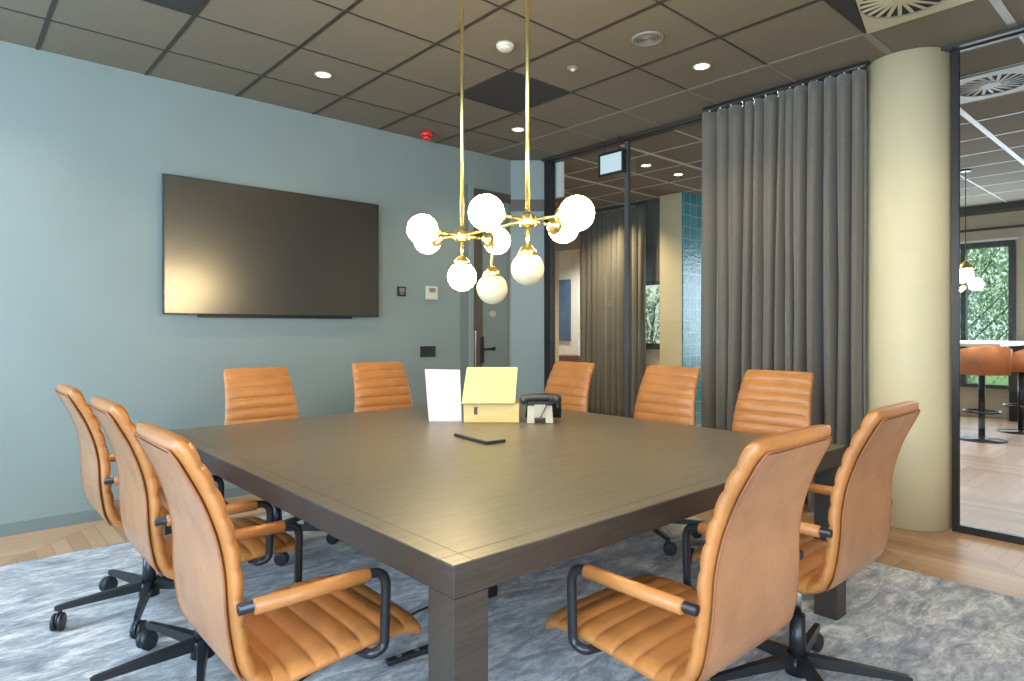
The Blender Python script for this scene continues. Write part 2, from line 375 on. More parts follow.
for (x, y, lb) in ((2.861, 3.216, 'charcoal square ceiling panel above the chandelier, darker than its neighbours'), (0.461, 3.216, 'charcoal square ceiling panel at the top left edge of the view')):
    tag(MB().box(x + .012, x + .588, y + .008, y + .592, H - .003, H + .01).build('ceiling_panel', 'dark_tile'), lb, 'ceiling panel', gg)

def diffuser(x0, y0, skew, lb, mat):
    t = thing('ceiling_diffuser', lb, 'air vent', (x0 + .3, y0 + .3, H), group='square swirl air diffusers')
    p = MB(); z0, z1 = -0.012, -0.004
    q = [(-.288, -.288), (.288, -.288), (.288, .288), (-.288, .288 - skew)]
    N = 48; cir = [(0.215 * math.cos(2 * PI * k / N), 0.215 * math.sin(2 * PI * k / N)) for k in range(N)]
    # plate with a round hole
    def sq(ax, ay):
        best = None
        for i in range(4):
            (x1, y1), (x2, y2) = q[i], q[(i + 1) % 4]; dx, dy = x2 - x1, y2 - y1
            den = ax * dy - ay * dx
            if abs(den) < 1e-9: continue
            s = (x1 * dy - y1 * dx) / den; u = (x1 * ay - y1 * ax) / den
            if s > 0 and -1e-6 <= u <= 1 + 1e-6: best = s if best is None else min(best, s)
        return ax * best, ay * best
    inner = [(c[0], c[1], z0) for c in cir]; outer = [(*sq(*c), z0) for c in cir]
    p.add(inner + outer, [(k, (k + 1) % N, N + (k + 1) % N, N + k) for k in range(N)])
    p.add([(a_, b_, z1) for a_, b_, _ in inner + outer], [(k, N + k, N + (k + 1) % N, (k + 1) % N) for k in range(N)])
    p.add([(*c, z0) for c in q] + [(*c, z1) for c in q], [(i, i + 4, (i + 1) % 4 + 4, (i + 1) % 4) for i in range(4)])
    p.build('plate', mat, t)
    MB().box(-.29, .29, -.29, .29, -0.003, 0.01).build('plenum', 'dark_tile', t)
    v = MB()
    for k in range(22):
        A = 2 * PI * k / 22
        v.box(0.055, 0.215, -.010, .010, -0.0015, 0.0015, Matrix.Translation((0, 0, -.0075)) @ Matrix.Rotation(A, 4, 'Z') @ Matrix.Translation((0, .03, 0)) @ Matrix.Rotation(R(8), 4, 'X'))
    v.lathe([(0.06, -.011), (0.06, -.006)], 24)
    v.build('swirl_vanes', mat, t)
diffuser(3.461, 0.816, .13, 'square cream swirl air diffuser in the ceiling left of the pillar top', 'cream_plastic')
diffuser(5.261, 0.816, 0, 'square swirl air diffuser in the ceiling beyond the right glass panel', 'grey_plastic')

def downlight(x, y, lb):
    t = thing('downlight', lb, 'ceiling light', (x, y, H), group='round recessed downlights')
    MB().lathe([(0.058, -0.001), (0.060, -0.006), (0.046, -0.006), (0.044, -0.001)], 32, cap=False).build('trim_ring', 'cream_plastic', t)
    MB().lathe([(0.044, -0.003), (0.0005, -0.0031)], 32, cap=False).build('lens', 'lamp', t)
    l = bpy.data.lights.new('downlight_beam', 'SPOT'); l.energy = 42; l.color = WARM; l.spot_size = R(125); l.spot_blend = 0.8; l.shadow_soft_size = 0.05
    lo = bpy.data.objects.new('downlight_beam', l); C.objects.link(lo); lo.location = (0, 0, -0.03); lo.parent = t
for x, y, lb in ((1.961, 4.116, 'round lit ceiling downlight nearest the television'), (3.761, 2.316, 'round lit ceiling downlight in front of the curtain'),
                 (3.761, 4.116, 'round lit ceiling downlight near the far corner of the room'), (5.60, 4.116, 'lit downlight behind the glass, right of the exit sign'),
                 (6.20, 4.116, 'second lit downlight behind the glass, above the teal tiles')):
    downlight(x, y, lb)
for x, y in ((0.16, 4.116), (0.16, 2.316), (1.96, 0.516), (0.16, 0.516), (3.76, 0.516), (6.6, 1.0), (8.4, 2.8), (8.4, 0.4), (6.6, 5.6), (8.2, 7.9)):
    l = bpy.data.lights.new('downlight_out_of_view', 'SPOT'); l.energy = 260 if y > 5 else (120 if x > 5 else 42); l.color = WARM; l.spot_size = R(130); l.spot_blend = 0.8; l.shadow_soft_size = 0.05
    lo = bpy.data.objects.new('downlight_out_of_view', l); C.objects.link(lo); lo.location = (x, y, H - 0.02)
    if y > 7: l.color = (1.0, 0.95, 0.88)

t = thing('smoke_detector', 'round cream smoke detector on the ceiling between the two brass rods', 'smoke detector', (2.58, 2.94, H))
MB().lathe([(0.055, -0.0), (0.055, -0.018), (0.045, -0.022)], 32).build('base', 'white_plastic', t)
MB().lathe([(0.042, -0.022), (0.044, -0.030), (0.036, -0.036), (0.001, -0.038)], 32, cap=False).build('sensor_head', 'white_plastic', t)
t = thing('fire_alarm', 'small red fire alarm on the ceiling above the television wall', 'alarm', (3.21, 4.71, H))
MB().lathe([(0.05, 0), (0.05, -0.035), (0.044, -0.04)], 28).build('base', 'red_plastic', t)
MB().lathe([(0.036, -0.04), (0.036, -0.066), (0.02, -0.074)], 28).build('beacon', 'red_plastic', t)
t = thing('ceiling_speaker', 'round flat grey vent in the ceiling behind the chandelier', 'vent', (3.16, 2.31, H))
MB().lathe([(0.095, 0), (0.095, -0.008), (0.080, -0.012), (0.078, -0.006)], 36, cap=False).build('rim', 'grey_plastic', t)
v = MB()
for r in (0.074, 0.056, 0.038, 0.02): v.lathe([(r, -0.004), (r, -0.009), (r - 0.008, -0.009), (r - 0.008, -0.004)], 32, cap=False)
v.build('grille', 'grey_plastic', t)
t = thing('motion_sensor', 'tiny round ceiling sensor with a white eye', 'sensor', (3.15, 2.905, H))
MB().lathe([(0.042, 0), (0.042, -0.006), (0.022, -0.010)], 28).build('ring', 'grey_plastic', t)
MB().lathe([(0.018, -0.010), (0.012, -0.020), (0.001, -0.022)], 20, cap=False).build('eye', 'white_plastic', t)

# sign by the glass partition
t = thing('exit_sign', 'black framed lit sign panel hanging from the ceiling before the glass partition', 'sign', (4.58, 3.745, 2.862))
MB().box(-.02, .02, -.145, .145, -.21, -.19).box(-.02, .02, -.145, .145, -.02, 0).box(-.02, .02, -.145, -.125, -.19, -.02).box(-.02, .02, .125, .145, -.19, -.02).build('frame', 'black_frame', t)
MB().box(-.012, .012, -.125, .125, -.19, -.02).build('light_panel', 'sign', t)
for q in (-.08, .08): MB().cyl((0, q, 0), (0, q, .122), .004).build('hanger', 'black_metal', t)

# ---------------------------------------------------------------- beyond the glass
wz = MB().box(7.3, 7.4, 5.53, 6.588, 0, H).box(7.3, 7.4, 6.588, 7.13, 2.47, H).box(7.3, 7.4, 7.13, 9.5, 0, H).box(7.3, 7.4, 4.96, 5.53, 0, 1.0)
struct('wall_corridor', wz, 'cream_wall')
struct('trim_10', MB().box(7.3, 7.4, 4.96, 5.53, 1.90, H), 'lintel')
wf = MB().box(7.29, 7.36, 5.04, 5.53, 1.85, 1.90).box(7.29, 7.36, 5.04, 5.53, 1.0, 1.05).box(7.29, 7.36, 5.50, 5.53, 1.05, 1.85).box(7.25, 7.36, 5.04, 5.53, 0.97, 1.0)
struct('window_5', wf, 'black_frame')
struct('wall_tiled', MB().box(7.04, 8.7, 4.60, 4.62, 0, H), 'teal', 'teal glazed tile wall')
struct('wall_block', MB().box(7.04, 7.39, 4.621, 4.955, 0, H), 'pillar', 'square cream column beside teal tiles')
struct('wall_bright_room', MB().box(9.1, 9.2, 6.5, 9.5, 0, H).box(7.4, 9.2, 6.48, 6.54, 0, H), 'white_wall')
struct('wall_corridor_end', MB().box(4.45, 9.2, 9.5, 9.6, 0, H).box(4.45, 4.55, 5.08, 9.5, 0, H), 'cream_wall')
struct('trim_6', MB().box(4.74, 4.78, 4.53, 4.68, 2.60, 2.955), 'white_wall')
tag(MB().box(9.055, 9.098, 8.445, 8.80, 1.02, 2.20, b=.004).build('wall_picture', 'blue_art'), 'tall dark blue panel on the white wall seen beyond the glass', 'picture')
ca = thing('cabinet', 'reddish brown low cabinet in the white room beyond the glass', 'cabinet', (8.85, 8.33, 0))
MB().box(-.2, .2, -.22, .16, 0, .72, b=.005).build('body', 'brown_leather', ca)
MB().box(-.22, .22, -.24, .18, .72, .75, b=.004).build('top', 'brown_leather', ca)

def curtain(name, lb, x, y0, y1, z0, z1, folds, amp, seed):
    rnd = random.Random(seed); t = thing(name, lb, 'curtain', (x, (y0 + y1) / 2, 0))
    NF = folds; wd = [rnd.uniform(.55, 1.6) for _ in range(NF)]; tot = sum(wd); NV = 30; per = 16
    am = [amp * rnd.uniform(.6, 1.25) * (.7 + .4 * min(1.3, q)) for q in wd] + [amp]; sk = [rnd.uniform(-.5, .5) for _ in range(NF)]
    ys = []; acc = 0
    for i in range(NF):
        for k in range(per): ys.append((i, k / per, (acc + wd[i] * k / per) / tot))
        acc += wd[i]
    ys.append((NF - 1, 1.0, 1.0)); vs = []; fs = []; NU = len(ys)
    for j in range(NV + 1):
        v = j / NV
        for i, u, U in ys:
            a_ = am[i] * (1 - u) + am[i + 1] * u
            s = math.sin(2 * PI * u); s = math.copysign(abs(s) ** .8, s)
            fine = .22 * math.sin(4 * PI * u + sk[i] * 6 + 2.5 * v) * (1 - .5 * v)
            pinch = .45 + .55 * (1 - v) ** .5 if v > .0 else 1
            dy = (1 - v) * .02 * math.sin(i * 2.1 + 3 * v) + sk[i] * .012 * math.sin(PI * u) * (1 - v) + .010 * math.cos(2 * PI * u)
            vs.append((a_ * (s + fine) * pinch + .012 * math.sin(7 * U + 3 * v), (U - .5) * (y1 - y0) + dy, z0 + (z1 - z0) * v))
    for j in range(NV):
        for i in range(NU - 1):
            q = j * NU + i; fs.append((q, q + 1, q + NU + 1, q + NU))
    o = MB().add(vs, fs, True).build('fabric', 'curtain', t)
    md = o.modifiers.new('thickness', 'SOLIDIFY'); md.thickness = 0.004
    for i in range(NF):
        y = ((i + .5) / NF - .5) * (y1 - y0)
        MB().tube([(0, y, z1 - .03), (0.008, y, z1), (0, y + .003, z1 + .015), (-.006, y, z1 + .03)], .0035, 6).build('hook', 'chrome', t)
    MB().box(-.012, .012, (y0 - y1) / 2 - .01, (y1 - y0) / 2 + .01, z1 + .028, H).build('rail', 'black_metal', t)
    return t
curtain('curtain', 'floor-length charcoal curtain gathered before the glass between the chairs and the pillar', 4.49, 1.56, 2.74, 0.015, 2.935, 13, 0.072, 3)
curtain('curtain', 'long dark curtain in the next room, seen through the glass partition', 7.15, 5.26, 6.42, 0.015, 2.92, 11, 0.055, 5)

# lounge beyond the right glass panel
lw = MB().box(11.2, 11.35, -1.86, 1.964, 0, H).box(11.2, 11.35, 4.3, 9.5, 0, H).box(11.2, 11.35, 1.964, 4.3, 0, 0.40).box(11.2, 11.35, 1.964, 4.3, 2.49, H)
struct('wall_lounge', lw, 'cream_wall')
wf = MB().box(11.15, 11.26, 1.964, 4.3, 2.41, 2.49).box(11.15, 11.26, 1.964, 4.3, 0.40, 0.45).box(11.15, 11.26, 1.964, 2.04, 0.45, 2.41).box(11.15, 11.26, 4.23, 4.3, 0.45, 2.41).box(11.15, 11.26, 2.54, 2.60, 0.45, 2.41)
w6 = struct('window_6', wf, 'black_frame')
MB().box(11.2, 11.21, 2.04, 4.23, 0.45, 2.41).build('glass_pane', 'glass', w6)
MB().box(11.10, 11.2, 1.92, 4.34, 2.49, 2.52).build('window_head', 'white_wall', w6)
struct('trim_7', MB().box(11.15, 11.2, -1.86, 4.6, 2.66, 2.69), 'black_frame')
struct('trim_8', MB().box(10.9, 11.2, -1.86, 4.6, 2.89, H), 'grid_dark')
struct('wall_lounge_side', MB().box(8.7, 11.2, 4.62, 4.72, 0, H), 'cream_wall')

ht = thing('high_table', 'pale high table by the lounge window, seen beyond the right glass', 'table', (10.0, 2.15, 0))
MB().box(-.95, 1.0, -.42, .75, 1.04, 1.08, b=.006).build('tabletop', 'pale_top', ht)
MB().box(.80, .95, -.36, -.18, 0, 1.04, b=.004).build('leg', 'black_frame', ht)
MB().box(-.45, -.35, .3, .4, 0, 1.04, b=.004).build('leg', 'black_frame', ht)
def stool(loc, rz, lb):
    t = thing('bar_stool', lb, 'stool', loc, rz, 'orange leather bar stools in the lounge')
    MB().lathe([(0.235, 0), (0.235, 0.008), (0.06, 0.016), (0.03, 0.03)], 36).build('base', 'black_metal', t)
    MB().cyl((0, 0, .02), (0, 0, .74), .032).build('pole', 'black_metal', t)
    MB().tube([(0.17 * math.cos(a_ * PI / 12), 0.17 * math.sin(a_ * PI / 12), .32) for a_ in range(25)], .012, 8).cyl((-.17, 0, .32), (.17, 0, .32), .01).build('footrest', 'black_metal', t)
    MB().lathe([(0.15, .74), (0.22, .76), (0.23, .80), (0.20, .83), (0.001, .84)], 32, cap=False).build('seat', 'orange_leather', t)
    b_ = MB(); n_ = 28; vs = []; fs = []
    for k_ in range(n_ + 1):
        A = -PI * 0.72 + k_ / n_ * PI * 1.44 - PI / 2; hgt = 1.06 - .16 * (abs(k_ / n_ - .5) * 2) ** 2
        c_, s_ = math.cos(A), math.sin(A)
        vs += [(.215 * c_, .215 * s_, .75), (.26 * c_, .26 * s_, .74), (.275 * c_, .275 * s_, hgt), (.235 * c_, .235 * s_, hgt)]
    for k_ in range(n_):
        o_ = k_ * 4
        for q in range(4): fs.append((o_ + q, o_ + (q + 1) % 4, o_ + 4 + (q + 1) % 4, o_ + 4 + q))
    fs += [(3, 2, 1, 0), tuple(n_ * 4 + i for i in range(4))]
    b_.add(vs, fs, True).build('backrest', 'orange_leather', t)
stool((8.74, 1.84, 0), R(-60), 'orange leather bar stool nearest the right glass panel, on a round black base')
stool((9.75, 1.66, 0), R(0), 'orange leather bar stool at the right edge, farther along the high table')
pn = thing('pendant_lamp', 'small white globe pendant hanging in front of the lounge window', 'lamp', (8.36, 1.905, H))
MB().cyl((0, 0, 0), (0, 0, -1.01), .004, n=8).build('cord', 'black_metal', pn)
MB().lathe([(0.02, -1.00), (0.05, -1.03), (0.09, -1.07), (0.095, -1.085)], 28, cap=False).build('shade_cap', 'brass', pn)
MB().ball((0, 0, -1.15), .075, 14).build('globe', 'globe', pn)
MB().lathe([(0.05, 0), (0.05, -0.02)], 24).build('canopy', 'black_metal', pn)

# outdoors
struct('ground_outside', MB().box(11.35, 30, -14, 20, -0.1, -0.05).box(7.4, 11.35, 4.72, 6.48, -0.1, -0.05), 'grass')
def tree(name, lb, x, y, r, zc, rz, n, sz, seed, group=None):
    rnd = random.Random(seed); t = thing(name, lb, 'tree' if zc > 1.3 else 'shrub', (x, y, -0.05), group=group)
    tr = MB(); tr.tube([(0, 0, 0), (.03, .02, zc * .5), (0, .05, zc), (.05, 0, zc + rz * .7)], [r * .05 + .01, r * .04 + .01, r * .025 + .01, .008], 8)
    for k_ in range(7):
        A = rnd.uniform(0, 2 * PI); z_ = zc + rnd.uniform(-.5, .4) * rz
        tr.tube([(0, 0, z_ - .3 * rz), (r * .4 * math.cos(A), r * .4 * math.sin(A), z_), (r * .8 * math.cos(A), r * .8 * math.sin(A), z_ + .3 * rz)], [.018 * r, .012 * r, .005], 6)
    tr.build('trunk', 'bark', t)
    lv = MB(); vs = []; fs = []
    for _ in range(n):
        while True:
            p = Vector((rnd.uniform(-1, 1), rnd.uniform(-1, 1), rnd.uniform(-1, 1)))
            if 0.2 < p.length < 1: break
        p = Vector((p.x * r, p.y * r, zc + p.z * rz)); q = Matrix.Rotation(rnd.uniform(0, 6.28), 3, 'Z') @ Matrix.Rotation(rnd.uniform(-1.3, 1.3), 3, 'X')
        s = sz * rnd.uniform(.6, 1.3); o_ = len(vs)
        vs += [tuple(p + q @ Vector(d)) for d in ((0, -s, 0), (s * .45, 0, s * .08), (0, s, 0), (-s * .45, 0, s * .08))]; fs.append((o_, o_ + 1, o_ + 2, o_ + 3))
    lv.add(vs, fs).build('foliage', 'leaf', t)
gt = 'trees outside the lounge window'
tree('tree', 'leafy green tree outside the lounge window, nearest the glass', 13.4, 3.1, 1.1, 1.9, 1.7, 6000, .045, 1, gt)
tree('tree', 'taller leafy tree behind, at the right of the lounge window', 15.9, 2.1, 1.4, 2.6, 2.5, 6500, .06, 2, gt)
tree('tree', 'leafy tree behind the pendant globe, left in the lounge window', 17.7, 4.5, 1.4, 2.4, 2.5, 6500, .06, 4, gt)
tree('shrub', 'bright green bush outside the small window beyond the curtain', 8.35, 5.98, .45, 1.15, .95, 1500, .05, 3)

# ---------------------------------------------------------------- rug
rg = MB(); NX, NY = 60, 60; vs = []; fs = []
x0, x1, y0, y1 = -1.3, 3.695, -1.2, 4.26
rg.bevbox(x0, x1, y0, y1, 0.001, 0.016, 0.006)
tag(rg.build('rug', 'rug'), 'large mottled blue-grey velour rug under the table and chairs', 'rug')

# ---------------------------------------------------------------- television and wall devices
tv = thing('television', 'large black flat television mounted on the blue-grey wall', 'television', (1.985, 4.885, 1.832))
MB().box(-.835, .835, -.03, .0, -.482, .482, b=.004).build('bezel', 'black_plastic', tv)
MB().box(-.827, .827, -.0325, -.0301, -.474, .474).build('screen', 'screen', tv)
MB().box(-.60, .60, 0, .04, -.50, .30, b=.004).build('rear_housing', 'black_plastic', tv)
t = thing('wall_thermostat', 'small white thermostat with a dark display beside the door', 'thermostat', (3.411, 4.93, 1.581))
MB().box(-.062, .062, -.022, 0, -.062, .062, b=.004).build('body', 'white_plastic', t)
MB().box(-.035, .035, -.0235, -.022, .005, .045).build('display', 'grey_plastic', t)
t = thing('room_control', 'small black square control beside the television', 'control panel', (3.088, 4.93, 1.583))
MB().box(-.043, .043, -.014, 0, -.043, .043, b=.004).build('body', 'black_plastic', t)
MB().box(-.026, .026, -.016, -.014, -.004, .03).build('display', 'grey_plastic', t)
MB().box(-.022, .022, -.016, -.014, -.026, -.012).build('button', 'grey_plastic', t)
t = thing('wall_switch', 'black double switch plate low on the wall beside the door', 'switch', (3.373, 4.93, 1.039))
MB().box(-.083, .083, -.012, 0, -.05, .05, b=.004).build('plate', 'black_plastic', t)
for s in (-.04, .04): MB().box(s - .032, s + .032, -.017, -.012, -.032, .032, b=.002).build('rocker', 'black_plastic', t)

# ---------------------------------------------------------------- table
TX0, TX1, TY0, TY1, TZ = 0.818, 2.924, 1.098, 3.516, 0.745
tb = thing('conference_table', 'large dark stained oak conference table with thick square legs', 'table', ((TX0 + TX1) / 2, (TY0 + TY1) / 2, 0.016))
hx, hy = (TX1 - TX0) / 2, (TY1 - TY0) / 2; tz = TZ - .016
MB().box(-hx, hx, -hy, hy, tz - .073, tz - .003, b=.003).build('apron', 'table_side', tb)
inn = .056; g = .0018
tp = MB().box(-hx + inn, hx - inn, -hy + inn, hy - inn, tz - .003, tz)
ob = MB()
tp.box(-hx + inn, hx - inn, -hy + .002, -hy + inn - g, tz - .003, tz).box(-hx + inn, hx - inn, hy - inn + g, hy - .002, tz - .003, tz)
tp.box(-hx + .002, -hx + inn - g, -hy + inn, hy - inn, tz - .003, tz).box(hx - inn + g, hx - .002, -hy + inn, hy - inn, tz - .003, tz)
for sx in (-1, 1):
    for sy in (-1, 1):
        xs = sorted((sx * (hx - .002), sx * (hx - inn + g))); ys = sorted((sy * (hy - .002), sy * (hy - inn + g)))
        tp.box(xs[0], xs[1], ys[0], ys[1], tz - .003, tz)
tp.build('tabletop', 'table', tb)
for sx in (-1, 1):
    for sy in (-1, 1):
        xs = sorted((sx * hx, sx * (hx - .096))); ys = sorted((sy * hy, sy * (hy - .096)))
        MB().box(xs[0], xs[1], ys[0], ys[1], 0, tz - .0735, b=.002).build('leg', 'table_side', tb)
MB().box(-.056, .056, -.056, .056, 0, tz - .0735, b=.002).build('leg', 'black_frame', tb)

# ---------------------------------------------------------------- things on the table
FW = Vector((.6613, .7501, 0))
rz_face = math.atan2(FW.y, FW.x) - PI / 2           # local +y points away from the camera side of the room
st = thing('display_stand', 'blank white tent card standing on the table, leaning beside the wooden box', 'display stand', (2.075, 2.855, TZ), rz_face + R(0))
sh = Matrix.Identity(4); 
def quadslab(mb, bl, br, tr, tl, th):
    n_ = ((br - bl).cross(tl - bl)).normalized() * th; vs = [bl, br, tr, tl] + [p + n_ for p in (bl, br, tr, tl)]
    return mb.add(vs, [(0, 1, 2, 3), (7, 6, 5, 4), (0, 4, 5, 1), (1, 5, 6, 2), (2, 6, 7, 3), (3, 7, 4, 0)])
V = Vector
quadslab(MB(), V((-.092, -.02, .004)), V((.088, -.02, .004)), V((.070, .07, .274)), V((-.125, .07, .278)), .003).build('card', 'paper', st)
MB().box(-.09, .088, -.03, .06, .0005, .004).build('foot', 'paper', st)
bx = thing('wooden_box', 'small pine box with a pale yellow slanted lid in the middle of the table', 'box', (2.27, 2.71, TZ), rz_face)
MB().box(-.142, .157, -.095, .10, .001, .105, b=.004).build('body', 'wood_box', bx)
quadslab(MB(), V((-.150, -.115, .102)), V((.133, -.115, .102)), V((.150, .02, .285)), V((-.130, .02, .285)), .012).build('lid', 'lid', bx)
MB().box(-.085, -.068, -.099, -.095, .045, .085).build('clasp', 'table_side', bx)
ph = thing('desk_phone', 'black desk phone on a pale stand, seen from behind, beside the wooden box', 'phone', (2.43, 2.48, TZ), rz_face)
quadslab(MB(), V((-.075, -.055, .001)), V((-.035, -.055, .001)), V((-.035, -.02, .10)), V((-.070, -.02, .10)), .006).box(-.035, .025, -.045, -.036, .03, .10).build('stand', 'stand_grey', ph)
quadslab(MB(), V((.025, -.055, .001)), V((.065, -.055, .001)), V((.060, -.02, .10)), V((.025, -.02, .10)), .006).build('stand', 'stand_grey', ph)
quadslab(MB(), V((-.08, .10, .036)), V((.12, .10, .036)), V((.11, -.03, .13)), V((-.07, -.03, .13)), .03).build('phone_body', 'black_plastic', ph)
hs = MB().tube(smooth_path([(-.10, -.035, .128), (-.06, -.035, .136), (.0, -.035, .138), (.05, -.035, .137), (.09, -.035, .130)], 5), .021, 14)
hs.ball((-.09, -.035, .124), .025, 10).ball((.085, -.035, .128), .027, 10); hs.build('handset', 'black_plastic', ph)
cd = [(0.09 + .008 * math.cos(k) * 1, -.05 + .008 * math.sin(k) - .02 * math.sin(k * .05), .145 - .0022 * k + .00002 * k * k) for k in range(60)]
MB().tube(cd, .0022, 5).build('coiled_cord', 'black_plastic', ph)
MB().tube(smooth_path([(.06, -.06, .14), (.03, -.07, .10), (.0, -.066, .04), (-.03, -.062, .008)], 6), .003, 6).build('cable', 'black_plastic', ph)
dv = thing('tablet', 'slim flat dark-edged device lying on the table before the wooden box', 'tablet', (1.842, 2.28, TZ), math.atan2(-.278, -.026))
MB().box(-.138, .138, -.052, .052, .001, .014, b=.004).build('case', 'black_plastic', dv)
MB().box(-.133, .133, -.047, .047, .0141, .0152).build('cover', 'table', dv)

# ---------------------------------------------------------------- chandelier
CZ = 1.686
ch = thing('chandelier', 'brass chandelier with nine white glass globes hanging over the table', 'chandelier', (1.799, 2.135, CZ), -math.atan2(.058, .509))
hubs = (.256, -.256)
for y in hubs: MB().cyl((0, y, .02), (0, y, H - CZ - .02), .0085).build('rod', 'brass', ch)
MB().box(-.06, .06, -.42, .36, H - CZ - .03, H - CZ, b=.005).build('canopy', 'cream_plastic', ch)
MB().cyl((0, hubs[0], 0), (0, hubs[1], 0), .0075).build('cross_bar', 'brass', ch)
for y in hubs: MB().lathe([(0.0001, -.026), (.030, -.026), (.034, -.018), (.034, .016), (.028, .022), (.013, .024), (.012, .05)], 28, Matrix.Translation((0, y, 0)), cap=False).build('hub', 'brass', ch)
def arm(p, d, L, mat):
    p = Vector(p); d = Vector(d)
    a_ = MB().cyl(p + d * .03, p + d * (L - .072), .0065).build('arm', 'brass', ch)
    m = Matrix.Translation(p + d * (L - .069)) @ d.to_track_quat('Z', 'Y').to_matrix().to_4x4()
    MB().lathe([(.008, -.03), (.02, -.022), (.034, -.006), (.042, .016), (.040, .017)], 24, m, cap=False).build('cup', 'brass', a_)
    MB().ball(p + d * L, .067, 16).build('globe', mat, a_)
for y, dy in ((hubs[0], 1), (hubs[1], -1)):
    for d in ((1, 0, 0), (-1, 0, 0), (0, dy, 0)): arm((0, y, 0), Matrix.Rotation(R(13.5), 3, 'Z') @ Vector(d), .242, 'globe')
arm((0, hubs[0], 0), (0, 0, -1), .192, 'globe'); arm((0, hubs[1], 0), (0, 0, -1), .195, 'globe_soft')
arm((0, .0, .0), (0, 0, -1), .262, 'globe_soft')

# ---------------------------------------------------------------- conference chairs
PROF = [  # y, z, half width (centre line of the padded shell)
    (.272, .412, .226), (.262, .430, .230), (.22, .446, .233), (.10, .446, .234), (-.02, .436, .234), (-.095, .430, .233), (-.146, .441, .233), (-.180, .482, .233),
    (-.195, .55, .230), (-.202, .62, .226), (-.205, .70, .219), (-.218, .78, .211), (-.246, .865, .203), (-.280, .936, .197), (-.312, .996, .192)]
pp_ = smooth_path([(w_, y, z) for y, z, w_ in PROF], 24)
# resample by arc length
cum = [0]
for i in range(1, len(pp_)): cum.append(cum[-1] + math.hypot(pp_[i].y - pp_[i - 1].y, pp_[i].z - pp_[i - 1].z))
def at(s):
    s = max(0, min(cum[-1] - 1e-6, s))
    import bisect
    i = max(0, bisect.bisect_right(cum, s) - 1); u = (s - cum[i]) / max(1e-9, cum[i + 1] - cum[i])
    return pp_[i].lerp(pp_[i + 1], u)
def frame(s):
    p = at(s); a_ = at(s + .006); b_ = at(s - .006); t_ = Vector((0, a_.y - b_.y, a_.z - b_.z)).normalized()
    return p, t_, Vector((0, t_.z, -t_.y))          # normal towards the sitter
TOT = cum[-1]; SPLIT = None
for i, p in enumerate(pp_):
    if p.y < -.13 and SPLIT is None: SPLIT = cum[i]
PITCH = .0605
def shell(s0, s1, ribs, tf, tb, end0=True, end1=True, e=.42, step=.0042):
    n_ = max(2, int((s1 - s0) / step)); K = 40; rings = []
    for i in range(n_ + 1):
        s = s0 + (s1 - s0) * i / n_; p, t_, nn = frame(s)
        rib = 1.0
        if ribs: rib = abs(math.sin(PI * (s - ribs) / PITCH)) ** .27
        d0 = (s - s0) if end0 else 9; d1 = (s1 - s) if end1 else 9; q = min(1, min(d0, d1) / .022); rnd = math.sqrt(max(0.02, 1 - (1 - q) ** 2))
        q2 = min(1, min(d0, d1) / .035); rc = 1 - .055 * (1 - math.sqrt(max(0, 1 - (1 - q2) ** 2)))
        ring = []
        for k_ in range(K):
            A = 2 * PI * k_ / K; c_, s_ = math.cos(A), math.sin(A)
            X = (abs(c_) ** e) * (1 if c_ > 0 else -1); Nn = (abs(s_) ** .8) * (1 if s_ > 0 else -1)
            th = (tf * (.44 + .56 * rib) if s_ > 0 else tb) * rnd
            wx = p.x * rc * (1 - .014 * (1 - rib) * (1 if s_ > -.3 else 0))
            ring.append(Vector((X * wx, p.y, p.z)) + nn * (Nn * th))
        rings.append(ring)
    m = MB(); vs = [v_ for r_ in rings for v_ in r_]
    fs = [(i * K + k_, i * K + (k_ + 1) % K, (i + 1) * K + (k_ + 1) % K, (i + 1) * K + k_) for i in range(n_) for k_ in range(K)]
    fs += [tuple(reversed(range(K))), tuple(n_ * K + k_ for k_ in range(K))]
    return m.add(vs, fs, True)

